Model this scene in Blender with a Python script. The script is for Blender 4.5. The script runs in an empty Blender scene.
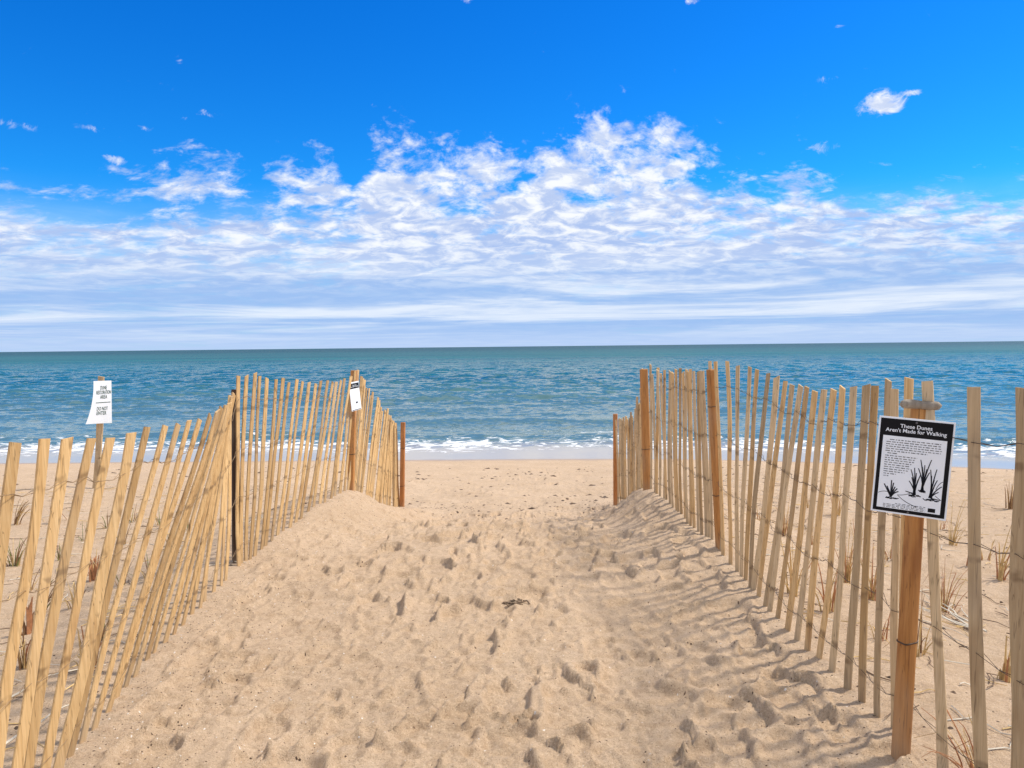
import bpy, math, random
import numpy as np
from mathutils import Vector, Matrix

R = math.radians
C = bpy.context.scene.collection
random.seed(7)
rng = np.random.default_rng(11)
EYE = 3.0                       # eye height above the sea, metres
F = 769.0

# ------------------------------------------------------------------ camera
PITCH, ROLL = math.atan((384 - 346.5) / F), R(0.615)
F0 = Vector((0, math.cos(PITCH), -math.sin(PITCH)))
R0 = Vector((1, 0, 0)); U0 = Vector((0, math.sin(PITCH), math.cos(PITCH)))
CR = R0 * math.cos(ROLL) - U0 * math.sin(ROLL)
CU = U0 * math.cos(ROLL) + R0 * math.sin(ROLL)
EYEP = Vector((0, 0, EYE))
cam_d = bpy.data.cameras.new('camera')
cam = bpy.data.objects.new('camera', cam_d); C.objects.link(cam)
m = Matrix.Identity(4)
for i in range(3):
    m[i][0], m[i][1], m[i][2], m[i][3] = CR[i], CU[i], -F0[i], EYEP[i]
cam.matrix_world = m
cam_d.sensor_width = 36; cam_d.lens = F / 1024 * 36
cam_d.clip_start = 0.05; cam_d.clip_end = 100000
bpy.context.scene.camera = cam


def at(px, py, y):
    """surveying helper: the point seen at a pixel, y metres ahead"""
    d = F0 + CR * ((px - 512) / F) + CU * ((384 - py) / F)
    return EYEP + d * (y / d.y)


def proj_x(p):
    q = Vector(p) - EYEP
    return 512 + F * q.dot(CR) / q.dot(F0)


# ------------------------------------------------------------------ noise
def _hash(ix, iy, seed):
    h = (ix.astype(np.int64) * 374761393 + iy.astype(np.int64) * 668265263 + seed * 974711) & 0xffffffff
    h = ((h ^ (h >> 13)) * 1274126177) & 0xffffffff
    h = h ^ (h >> 16)
    return h


def noise(x, y, seed=0):
    x = np.asarray(x, float); y = np.asarray(y, float)
    ix = np.floor(x); iy = np.floor(y); fx = x - ix; fy = y - iy
    u = fx**3 * (fx * (fx * 6 - 15) + 10); v = fy**3 * (fy * (fy * 6 - 15) + 10)
    def g(ox, oy):
        a = _hash(ix + ox, iy + oy, seed) / 4294967296.0 * 2 * np.pi
        return np.cos(a) * (fx - ox) + np.sin(a) * (fy - oy)
    n0 = g(0, 0) * (1 - u) + g(1, 0) * u
    n1 = g(0, 1) * (1 - u) + g(1, 1) * u
    return (n0 * (1 - v) + n1 * v) * 1.5


def fbm(x, y, octaves=4, seed=0, gain=0.5):
    s = 0; a = 1.0
    for o in range(octaves):
        s = s + a * noise(x * 2**o, y * 2**o, seed + o * 17); a *= gain
    return s


def sst(t):
    t = np.clip(t, 0, 1); return t * t * (3 - 2 * t)


# ------------------------------------------------------------------ ground shape (relative to the eye, then + EYE)
LY = [-5, 1, 2.07, 2.9, 3.48, 4.12, 5.06, 5.6, 6.14, 6.78, 7.5, 8.3, 9.2, 10.2, 12]
LX = [-1.2, -1.40, -1.5, -1.63, -1.715, -1.77, -1.82, -1.75, -1.70, -1.63, -1.60, -1.57, -1.54, -1.51, -1.5]
LZ = [-1.45, -1.45, -1.45, -1.45, -1.45, -1.45, -1.44, -1.38, -1.335, -1.32, -1.37, -1.68, -1.93, -2.14, -2.38]
RY = [-5, 1.5, 2.0, 2.55, 3.21, 3.73, 5.16, 6.2, 7.2, 8, 9, 10, 12]
RX = [1.40, 1.42, 1.41, 1.37, 1.345, 1.32, 1.39, 1.33, 1.27, 1.29, 1.32, 1.34, 1.34]
RZ = [-1.4, -1.4, -1.4, -1.39, -1.40, -1.40, -1.38, -1.35, -1.31, -1.66, -1.90, -2.10, -2.38]
CY = [-40, 2.6, 5, 6, 6.9, 8.5, 10, 11.5, 13, 17, 20.4, 24, 60, 120]
CZ = [-1.40, -1.45, -1.46, -1.51, -1.575, -1.98, -2.25, -2.38, -2.50, -2.80, -3.0, -3.25, -6, -8]
OY = [-40, 4, 6, 8, 10.6, 13.5, 17.5, 20.4, 24, 60, 120]
OZ = [-1.50, -1.50, -1.60, -1.71, -1.87, -2.20, -2.76, -3.0, -3.25, -6, -8]


def smooth_interp(y, ys, zs, w):
    return (np.interp(y - w, ys, zs) + np.interp(y - w / 2, ys, zs) + np.interp(y, ys, zs)
            + np.interp(y + w / 2, ys, zs) + np.interp(y + w, ys, zs)) / 5


def shore(x, y):
    xp = np.clip(x, 0, 12)
    return y + 0.015 * x + 0.017 * xp * xp + 0.35 * np.maximum(x - 12, 0)


def base_z(x, y):
    yy = y + (shore(x, y) - y) * sst((y - 9) / 8)
    xl = np.interp(y, LY, LX); xr = np.interp(y, RY, RX)
    zl = smooth_interp(y, LY, LZ, .25); zr = smooth_interp(y, RY, RZ, .25)
    zc = smooth_interp(yy, CY, CZ, .3); zo = smooth_interp(yy, OY, OZ, .8)
    inside_l = zl + (zc - zl) * sst((x - xl) / (0.72 - .14 * sst((y - 5.5) / 1)))
    inside_r = zr + (zc - zr) * sst((xr - x) / (0.68 - .14 * sst((y - 5.5) / 1)))
    mid = (xl + xr) / 2
    zi = np.where(x < mid, inside_l, inside_r)
    dl = xl - x; dr = x - xr
    zol = zl + (zo - zl) * sst(dl / 1.3); zor = zr + (zo - zr) * sst(dr / 1.3)
    z = np.where(dl > 0, zol, np.where(dr > 0, zor, zi))
    f = sst((y - 10.2) / 2.5)                      # beyond the fences one open beach
    zb = zc + (zo - zc) * sst((np.abs(x) - 1.0) / 4)
    return EYE + z * (1 - f) + zb * f


# ------------------------------------------------------------------ materials
def new_mat(name):
    mt = bpy.data.materials.new(name); mt.use_nodes = True
    nt = mt.node_tree; b = nt.nodes['Principled BSDF']
    return mt, nt, b


class N:
    """tiny node helper"""
    def __init__(self, nt): self.nt = nt
    def node(self, t, **kw):
        n = self.nt.nodes.new(t)
        for k, v in kw.items():
            setattr(n, k, v)
        return n
    def link(self, a, b): self.nt.links.new(a, b)
    def put(self, sock, v):
        if hasattr(v, 'is_linked') or isinstance(v, bpy.types.NodeSocket): self.link(v, sock)
        else: sock.default_value = v
    def math(self, op, a, b=0.0, c=None, clamp=False):
        n = self.node('ShaderNodeMath', operation=op); n.use_clamp = clamp
        self.put(n.inputs[0], a); self.put(n.inputs[1], b)
        if c is not None: self.put(n.inputs[2], c)
        return n.outputs[0]
    def mix(self, f, a, b, blend='MIX'):
        n = self.node('ShaderNodeMix', data_type='RGBA', blend_type=blend)
        self.put(n.inputs[0], f); self.put(n.inputs[6], a); self.put(n.inputs[7], b)
        return n.outputs[2]
    def ramp(self, f, stops, interp='LINEAR'):
        n = self.node('ShaderNodeValToRGB'); cr = n.color_ramp; cr.interpolation = interp
        while len(cr.elements) > 1: cr.elements.remove(cr.elements[-1])
        for i, (p, c) in enumerate(stops):
            e = cr.elements[0] if i == 0 else cr.elements.new(p)
            e.position = p
            e.color = (*c, 1) if hasattr(c, '__len__') else (c, c, c, 1)
        self.link(f, n.inputs[0]); return n.outputs[0]
    def smooth(self, v, a, b):
        n = self.node('ShaderNodeMapRange', interpolation_type='SMOOTHSTEP')
        self.put(n.inputs[0], v); self.put(n.inputs[1], a); self.put(n.inputs[2], b)
        return n.outputs[0]
    def noise(self, vec, scale, detail=3, rough=.5, dist=0.0):
        n = self.node('ShaderNodeTexNoise'); self.put(n.inputs['Vector'], vec)
        n.inputs['Scale'].default_value = scale; n.inputs['Detail'].default_value = detail
        n.inputs['Roughness'].default_value = rough; n.inputs['Distortion'].default_value = dist
        return n.outputs[0]
    def mapping(self, vec, scale=(1, 1, 1), loc=(0, 0, 0), rot=(0, 0, 0)):
        n = self.node('ShaderNodeMapping'); self.put(n.inputs[0], vec)
        n.inputs['Scale'].default_value = scale; n.inputs['Location'].default_value = loc
        n.inputs['Rotation'].default_value = rot
        return n.outputs[0]
    def bump(self, h, strength, dist, normal=None):
        n = self.node('ShaderNodeBump'); self.put(n.inputs['Height'], h)
        n.inputs['Strength'].default_value = strength; n.inputs['Distance'].default_value = dist
        if normal is not None: self.link(normal, n.inputs['Normal'])
        return n.outputs[0]


def sand_material():
    mt, nt, b = new_mat('sand'); n = N(nt)
    pos = n.node('ShaderNodeNewGeometry').outputs['Position']
    sep = n.node('ShaderNodeSeparateXYZ'); n.link(pos, sep.inputs[0])
    big = n.noise(pos, 1.3, 4, .6)
    mid = n.noise(pos, 14, 4, .65)
    fine = n.noise(pos, 260, 3, .7)
    grain = n.noise(pos, 120, 2, .8)
    col = n.ramp(big, [(.3, (.53, .378, .243)), (.7, (.625, .455, .302))])
    col = n.mix(n.math('MULTIPLY', n.smooth(mid, .42, .72), .5), col, (.40, .265, .155, 1))
    col = n.mix(n.math('MULTIPLY', n.smooth(fine, .50, .70), .7), col, (.38, .25, .15, 1))
    col = n.mix(n.math('MULTIPLY', n.smooth(fine, .46, .3), .5), col, (.78, .62, .45, 1))
    col = n.mix(n.math('MULTIPLY', n.smooth(grain, .63, .70), .8), col, (.17, .10, .06, 1))
    g2 = n.noise(pos, 95, 2, .9); g3 = n.noise(pos, 48, 3, .8)
    col = n.mix(n.math('MULTIPLY', n.smooth(g2, .55, .68), .45), col, (.30, .195, .115, 1))
    col = n.mix(n.math('MULTIPLY', n.smooth(g2, .42, .30), .5), col, (.80, .64, .46, 1))
    col = n.mix(n.math('MULTIPLY', n.smooth(g3, .58, .70), .30), col, (.36, .235, .135, 1))
    # damp sand near the water
    wet = n.smooth(n.math('ADD', sep.outputs[2], n.math('MULTIPLY', n.math('SUBTRACT', n.noise(pos, .8, 3), .5), .05)), .05, -.0)
    col = n.mix(n.math('MULTIPLY', wet, .6), col, (.27, .19, .13, 1))
    n.link(col, b.inputs['Base Color'])
    n.put(b.inputs['Roughness'], n.math('SUBTRACT', .95, n.math('MULTIPLY', wet, .55)))
    b.inputs['Specular IOR Level'].default_value = .25
    dry = n.math('SUBTRACT', 1.0, wet)
    b1 = n.bump(n.math('MULTIPLY', mid, dry), .6, .04)
    b2 = n.bump(n.math('MULTIPLY', fine, dry), .9, .008, b1)
    n.link(b2, b.inputs['Normal'])
    return mt


def wood_material(name, c_lo, c_hi, c_dark, rough=.75, knot=1.0, grain_scale=1.0, var=.35, rust=False):
    mt, nt, b = new_mat(name); n = N(nt)
    oc = n.node('ShaderNodeTexCoord').outputs['Object']
    rnd = n.node('ShaderNodeObjectInfo').outputs['Random']
    off = n.node('ShaderNodeVectorMath', operation='ADD'); n.link(oc, off.inputs[0])
    cmb = n.node('ShaderNodeCombineXYZ')
    for k in range(3): n.put(cmb.inputs[k], n.math('MULTIPLY', rnd, 37.0 + 11 * k))
    n.link(cmb.outputs[0], off.inputs[1]); v = off.outputs[0]
    g = n.noise(n.mapping(v, (110 * grain_scale, 110 * grain_scale, 3.5)), 1, 4, .6, .3)
    blot = n.noise(n.mapping(v, (9, 9, 2.2)), 1, 4, .6)
    col = n.ramp(g, [(.32, c_lo), (.66, c_hi)])
    tone = n.math('ADD', n.math('MULTIPLY', rnd, var), 1 - var * .55)
    col = n.mix(1.0, col, n.ramp(n.math('MULTIPLY', rnd, 1.0), [(0, (1 - var * .75, 1 - var * .8, 1 - var * .85)), (.5, (.95, .93, .9)), (1, (1.0, 1.0, 1.0))]), 'MULTIPLY')
    col = n.mix(n.math('MULTIPLY', n.smooth(blot, .54, .72), .55), col, (*c_dark, 1))
    kn = n.noise(n.mapping(v, (22, 22, 9)), 1, 1, .4)
    col = n.mix(n.math('MULTIPLY', n.smooth(kn, .70, .80), .6 * knot), col, (c_dark[0] * .45, c_dark[1] * .4, c_dark[2] * .4, 1))
    ck = n.math('ABSOLUTE', n.math('SUBTRACT', n.noise(n.mapping(v, (70, 70, 1.6)), 1, 2, .5), .5))
    col = n.mix(n.math('MULTIPLY', n.smooth(ck, .014, .004), .55), col, (c_dark[0] * .4, c_dark[1] * .4, c_dark[2] * .4, 1))
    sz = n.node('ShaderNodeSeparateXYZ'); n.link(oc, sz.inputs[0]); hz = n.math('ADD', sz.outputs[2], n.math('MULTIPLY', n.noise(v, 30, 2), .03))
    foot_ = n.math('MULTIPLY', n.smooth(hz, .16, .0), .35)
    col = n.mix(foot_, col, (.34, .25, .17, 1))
    if rust:
        rs_ = None
        for zc in (.117, .421, .725, 1.03):
            t = n.smooth(n.math('ABSOLUTE', n.math('SUBTRACT', hz, zc + .014)), .022, .004)
            rs_ = t if rs_ is None else n.math('MAXIMUM', rs_, t)
        rs_ = n.math('MULTIPLY', rs_, n.smooth(n.noise(v, 16, 2), .46, .60))
        col = n.mix(n.math('MULTIPLY', rs_, .55), col, (.12, .065, .03, 1))
    grey = n.noise(n.mapping(v, (5, 5, 1.3)), 1, 3, .6)
    col = n.mix(n.math('MULTIPLY', n.smooth(grey, .5, .7), .45 if rust else .3), col, (.36, .29, .21, 1))
    n.link(col, b.inputs['Base Color'])
    b.inputs['Roughness'].default_value = rough
    b.inputs['Specular IOR Level'].default_value = .3
    n.link(n.bump(g, .35, .002), b.inputs['Normal'])
    return mt


def plain(name, col, rough=.6, metal=0.0, var=.15, scale=30, bump=.1):
    mt, nt, b = new_mat(name); n = N(nt)
    oc = n.node('ShaderNodeTexCoord').outputs['Object']
    g = n.noise(oc, scale, 4, .6)
    lo = tuple(c * (1 - var) for c in col); hi = tuple(min(1, c * (1 + var)) for c in col)
    n.link(n.ramp(g, [(.3, lo), (.7, hi)]), b.inputs['Base Color'])
    b.inputs['Roughness'].default_value = rough; b.inputs['Metallic'].default_value = metal
    if bump: n.link(n.bump(g, bump, .004), b.inputs['Normal'])
    return mt


M = {}
M['sand'] = sand_material()
M['slat'] = wood_material('lath wood', (.60, .375, .16), (.80, .555, .28), (.34, .18, .07), rust=True, var=.5)
M['slat_grey'] = wood_material('greyer lath wood', (.54, .39, .22), (.72, .55, .34), (.28, .175, .09), rust=True, var=.5)  # lath wood in a greyer, less orange tone
M['post'] = wood_material('cedar post wood', (.46, .20, .055), (.64, .31, .10), (.24, .085, .026), .7, .6, .35, .25)
M['shaded_post'] = wood_material('shaded red brown post wood', (.41, .155, .045), (.57, .245, .08), (.19, .06, .02), .7, .5, .35, .2)  # post wood darkened: shade of the end posts' faces put into the colour
M['dark_post'] = wood_material('dark brown post wood', (.045, .026, .018), (.08, .048, .032), (.02, .012, .01), .8, .5, .5, .2)  # very dark brown wood tone
M['wire'] = plain('rusty wire', (.085, .06, .045), .6, .6, .3, 40, 0)
M['wire_tan'] = plain('dull rusted wire', (.26, .17, .09), .7, .3, .3, 40, 0)
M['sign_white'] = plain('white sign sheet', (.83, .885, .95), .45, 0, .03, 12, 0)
M['sign_black'] = plain('black sign print', (.012, .012, .014), .5, 0, .1, 12, 0)
M['ink'] = plain('sign ink', (.02, .022, .03), .6, 0, .1, 20, 0)
for q_ in ('sign_black', 'ink'): M[q_].node_tree.nodes['Principled BSDF'].inputs['Specular IOR Level'].default_value = .08
M['ink_green'] = plain('dark green sign ink', (.02, .075, .045), .6, 0, .1, 20, 0)
M['screw'] = plain('screw metal', (.12, .12, .13), .4, .8, .1, 40, 0)
M['drift'] = wood_material('grey driftwood', (.20, .18, .15), (.40, .36, .30), (.11, .095, .08), .85, .4, .6, .1)
M['straw'] = plain('dry grass stem', (.58, .40, .17), .8, 0, .4, 25, 0)
M['straw_dark'] = plain('dead brown stem', (.27, .15, .07), .85, 0, .4, 25, 0)
M['straw_red'] = plain('reddish dead stalk', (.42, .19, .085), .85, 0, .35, 25, 0)
M['green'] = plain('green grass shoot', (.17, .19, .05), .8, 0, .35, 25, 0)
M['twig_pale'] = plain('bleached twig', (.58, .52, .42), .85, 0, .2, 25, 0)
M['twig'] = plain('brown twig', (.16, .10, .06), .9, 0, .4, 25, 0)
M['debris'] = plain('dark wrack', (.10, .06, .035), .9, 0, .6, 9, 0)
M['shell'] = plain('shell bits', (.72, .66, .58), .6, 0, .2, 9, 0)
M['weed'] = plain('dried seaweed', (.19, .13, .08), .85, 0, .6, 60, .3)


# ------------------------------------------------------------------ mesh helpers
class MB:
    def __init__(self): self.v = []; self.f = []; self.mi = []; self.cur = 0
    def face(self, idx): self.f.append(idx); self.mi.append(self.cur)
    def ring_loft(self, rings, cap=True):
        n = len(rings[0]); base = len(self.v)
        for r in rings: self.v.extend([tuple(p) for p in r])
        for i in range(len(rings) - 1):
            for k in range(n):
                a = base + i * n + k; b_ = base + i * n + (k + 1) % n
                self.face((a, b_, b_ + n, a + n))
        if cap:
            self.face(tuple(base + k for k in reversed(range(n))))
            self.face(tuple(base + (len(rings) - 1) * n + k for k in range(n)))
    def tube(self, pts, radii, sides=6):
        pts = [Vector(p) for p in pts]
        if not hasattr(radii, '__len__'): radii = [radii] * len(pts)
        t0 = (pts[1] - pts[0]).normalized()
        ref = Vector((0, 0, 1)) if abs(t0.z) < .9 else Vector((1, 0, 0))
        a = t0.cross(ref).normalized()
        rings = []
        for i, p in enumerate(pts):
            t = (pts[min(i + 1, len(pts) - 1)] - pts[max(i - 1, 0)])
            t = t.normalized() if t.length > 1e-9 else t0
            a = (a - t * a.dot(t))
            a = a.normalized() if a.length > 1e-6 else t.orthogonal().normalized()
            bb = t.cross(a)
            rings.append([p + (a * math.cos(2 * math.pi * k / sides) + bb * math.sin(2 * math.pi * k / sides)) * radii[i] for k in range(sides)])
        self.ring_loft(rings)
    def box(self, x0, x1, y0, y1, z0, z1):
        b = len(self.v)
        self.v += [(x0, y0, z0), (x1, y0, z0), (x1, y1, z0), (x0, y1, z0), (x0, y0, z1), (x1, y0, z1), (x1, y1, z1), (x0, y1, z1)]
        for q in ((3, 2, 1, 0), (4, 5, 6, 7), (0, 1, 5, 4), (1, 2, 6, 5), (2, 3, 7, 6), (3, 0, 4, 7)):
            self.face(tuple(b + k for k in q))
    def build(self, name, mats, parent=None, loc=(0, 0, 0), smooth=False):
        me = bpy.data.meshes.new(name)
        me.from_pydata([tuple(p) for p in self.v], [], self.f); me.update()
        mats = mats if isinstance(mats, (list, tuple)) else [mats]
        for x in mats: me.materials.append(x)
        if len(mats) > 1: me.polygons.foreach_set('material_index', self.mi)
        if smooth: me.polygons.foreach_set('use_smooth', [True] * len(me.polygons))
        o = bpy.data.objects.new(name, me); C.objects.link(o)
        o.location = loc
        if parent: o.parent = parent
        return o


def tag(o, label, cat, group=None, kind=None):
    o['label'] = label; o['category'] = cat
    if group: o['group'] = group
    if kind: o['kind'] = kind
    return o


def empty(name, loc, rz=0.0):
    o = bpy.data.objects.new(name, None); C.objects.link(o)
    o.location = loc; o.rotation_euler = (0, 0, rz); o.empty_display_size = .1
    return o


def grid_mesh(name, X, Y, Z, mat):
    ny, nx = X.shape
    me = bpy.data.meshes.new(name)
    co = np.stack([X, Y, Z], -1).reshape(-1, 3).astype(np.float32)
    idx = np.arange(nx * ny).reshape(ny, nx)
    q = np.stack([idx[:-1, :-1], idx[:-1, 1:], idx[1:, 1:], idx[1:, :-1]], -1).reshape(-1)
    nf = (nx - 1) * (ny - 1)
    me.vertices.add(nx * ny); me.vertices.foreach_set('co', co.ravel())
    me.loops.add(nf * 4); me.loops.foreach_set('vertex_index', q.astype(np.int32))
    me.polygons.add(nf); me.polygons.foreach_set('loop_start', np.arange(0, nf * 4, 4, dtype=np.int32))
    me.polygons.foreach_set('use_smooth', np.ones(nf, bool))
    me.update(calc_edges=True); me.validate()
    me.materials.append(mat)
    o = bpy.data.objects.new(name, me); C.objects.link(o)
    return o


# ------------------------------------------------------------------ the sand
def axis(parts):
    out = []
    for a, b_, s in parts:
        out.append(np.arange(a, b_, s) if s > 0 else np.array([]))
    return np.concatenate(out + [np.array([parts[-1][1]])])


xs = np.concatenate([-np.geomspace(300, 14.2, 22), axis([(-14, -4, .16), (-4, -2.0, .045), (-2.0, 1.7, .0115), (1.7, 3.2, .035), (3.2, 14, .16)]), np.geomspace(14.2, 300, 22)])
y1 = np.arange(-1.0, 1.6, .08)
ys = [1.6]
while ys[-1] < 30:
    ys.append(ys[-1] + max(.0085, .0022 * ys[-1] ** 1.55) if ys[-1] < 22 else ys[-1] + .4)
yr = np.concatenate([[-60, -40, -25, -15, -8, -4, -2], y1, np.array(ys), [34, 40, 50, 70, 120]])
GX, GY = np.meshgrid(xs, yr)
GZ = base_z(GX, GY)

# soft lumps everywhere, fading out where waves smooth the sand
land = sst((19.2 - shore(GX, GY)) / 3)
GZ += land * (.028 * fbm(GX / 1.1, GY / 1.1, 3, 3) + .006 * fbm(GX * 3.1, GY * 3.1, 3, 5)) * sst((24 - GY) / 4)
inpath = sst((GX - np.interp(GY, LY, LX) + .03) / .2) * sst((np.interp(GY, RY, RX) - GX + .06) / .12) * sst((12 - GY) / 3)
ridged = np.abs(noise(GX * 3.4 + 3.1, GY * 2.4, 31)) - .3
GZ += inpath * (.008 * fbm(GX * 5.5, GY * 4.5, 3, 9) - .014 * ridged * sst((GX + 1.2) / .6))
wx = noise(GX * 9, GY * 9, 71); wy = noise(GX * 9, GY * 9, 72)


def stamp(cx, cy, ang, L, W, depth, rim, Z):
    r = L * 1.6
    ix0, ix1 = np.searchsorted(xs, [cx - r, cx + r]); iy0, iy1 = np.searchsorted(yr, [cy - r, cy + r])
    if ix1 - ix0 < 3 or iy1 - iy0 < 3: return
    sl = (slice(iy0, iy1), slice(ix0, ix1))
    dx = GX[sl] - cx + wx[sl] * .018; dy = GY[sl] - cy + wy[sl] * .018
    ca, sa = math.cos(ang), math.sin(ang)
    u = (dx * ca + dy * sa) / L * 2; v = (-dx * sa + dy * ca) / W * 2
    vv = v / (1 - .22 * np.clip(-u, -1, 1) - .18 * np.exp(-((u + .1) / .35) ** 2))
    q = np.sqrt(np.abs(u) ** 2.6 + np.abs(vv) ** 2.4 + 1e-9)
    ms = sst((1.10 - q) / .27)
    rimv = rim * np.exp(-((q - 1.28) / .2) ** 2)
    flat = base_z(np.array(cx), np.array(cy))
    z = Z[sl]
    slope_x = (base_z(np.array(cx + .1), np.array(cy)) - base_z(np.array(cx - .1), np.array(cy))) / .2
    slope_y = (base_z(np.array(cx), np.array(cy + .1)) - base_z(np.array(cx), np.array(cy - .1))) / .2
    pl = flat + slope_x * dx + slope_y * dy
    tilt = depth * (.72 + .2 * u + .35 * np.clip(np.abs(u), 0, 1) ** 2) + .0035 * np.sin(u * 15 + cx * 40)
    Z[sl] = z * (1 - .8 * ms) + .8 * ms * (pl - tilt) + rimv


pr = random.Random(5)
for k in range(950):
    y = 1.7 + 8.6 * pr.random() ** 1.25
    xl = float(np.interp(y, LY, LX)); xr = float(np.interp(y, RY, RX))
    t = min(.97, max(.04, pr.gauss(.52, .29)))
    x = xl + .14 + (xr - xl - .25) * t
    a = math.pi / 2 + pr.gauss(0, .33) + (math.pi if pr.random() < .5 else 0)
    kid = pr.random() < .2
    L = pr.uniform(.17, .21) if kid else pr.uniform(.26, .36)
    stamp(x, y, a, L, L * pr.uniform(.38, .50), pr.uniform(.011, .038), pr.uniform(.005, .012), GZ)
for k in range(40):            # toe and heel scoops
    y = 1.8 + 6.5 * pr.random() ** 1.2
    x = pr.uniform(-1.2, 1.2)
    stamp(x, y, pr.uniform(0, 6.28), pr.uniform(.08, .16), pr.uniform(.05, .09), pr.uniform(.012, .036), pr.uniform(.003, .008), GZ)
stamp(.02, 4.47, .25, .34, .17, .045, .012, GZ)
for k in range(110):            # walkers on the open beach
    y = pr.uniform(10, 17.5); x = pr.gauss(0, 3.5)
    stamp(x, y, pr.uniform(0, 6.28), .34, .2, pr.uniform(.01, .03), .004, GZ)
nearR = np.exp(-((np.interp(GY, RY, RX) - GX - .1) / .55) ** 2) * inpath
GZ += nearR * (.016 * noise(GX * 2.2, GY * 5.2, 51) + .011 * noise(GX * 5.5, GY * 9, 52))
warp = .12 * noise(GX * 2.2, GY * 2.2, 91)
rip = np.abs(noise((GX + warp) * 7.5, (GY + warp) * 13, 92)); rip2 = np.abs(noise((GX - warp) * 15, (GY + warp) * 19, 93))
GZ += inpath * (.011 * (.25 - rip) * np.clip(.6 + noise(GX * 1.1, GY * 1.1, 94), 0, 1.2) + .006 * (.25 - rip2))
GZ += inpath * .004 * noise(GX * 26, GY * 24, 44) + inpath * .0022 * noise(GX * 55, GY * 50, 45)
outside = (1 - inpath) * sst((18 - GY) / 6) * sst((GY - .5) / 1)
GZ += outside * (.014 * fbm(GX * 3.3, GY * 3.3, 4, 96) + .010 * (.25 - np.abs(noise(GX * 6, GY * 7, 97))))
# small scour hollows and drifts at the foot of each fence
beach = grid_mesh('sand_ground', GX, GY, GZ, M['sand'])
tag(beach, 'footprint-covered pale tan sand of the path and the open beach', 'sand', kind='structure')


def ground(x, y):
    i = int(np.clip(np.searchsorted(xs, x) - 1, 0, len(xs) - 2)); j = int(np.clip(np.searchsorted(yr, y) - 1, 0, len(yr) - 2))
    tx = (x - xs[i]) / (xs[i + 1] - xs[i]); ty = (y - yr[j]) / (yr[j + 1] - yr[j])
    return float((GZ[j, i] * (1 - tx) + GZ[j, i + 1] * tx) * (1 - ty) + (GZ[j + 1, i] * (1 - tx) + GZ[j + 1, i + 1] * tx) * ty)


def on_ground(px, py):
    """where a sight line through a pixel meets the sand"""
    lo = 1.2
    for k in range(2400):
        y = 1.2 + k * .01
        p = at(px, py, y)
        if p.z < ground(p.x, p.y): return Vector((p.x, p.y, ground(p.x, p.y)))
    return at(px, py, 20)


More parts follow.
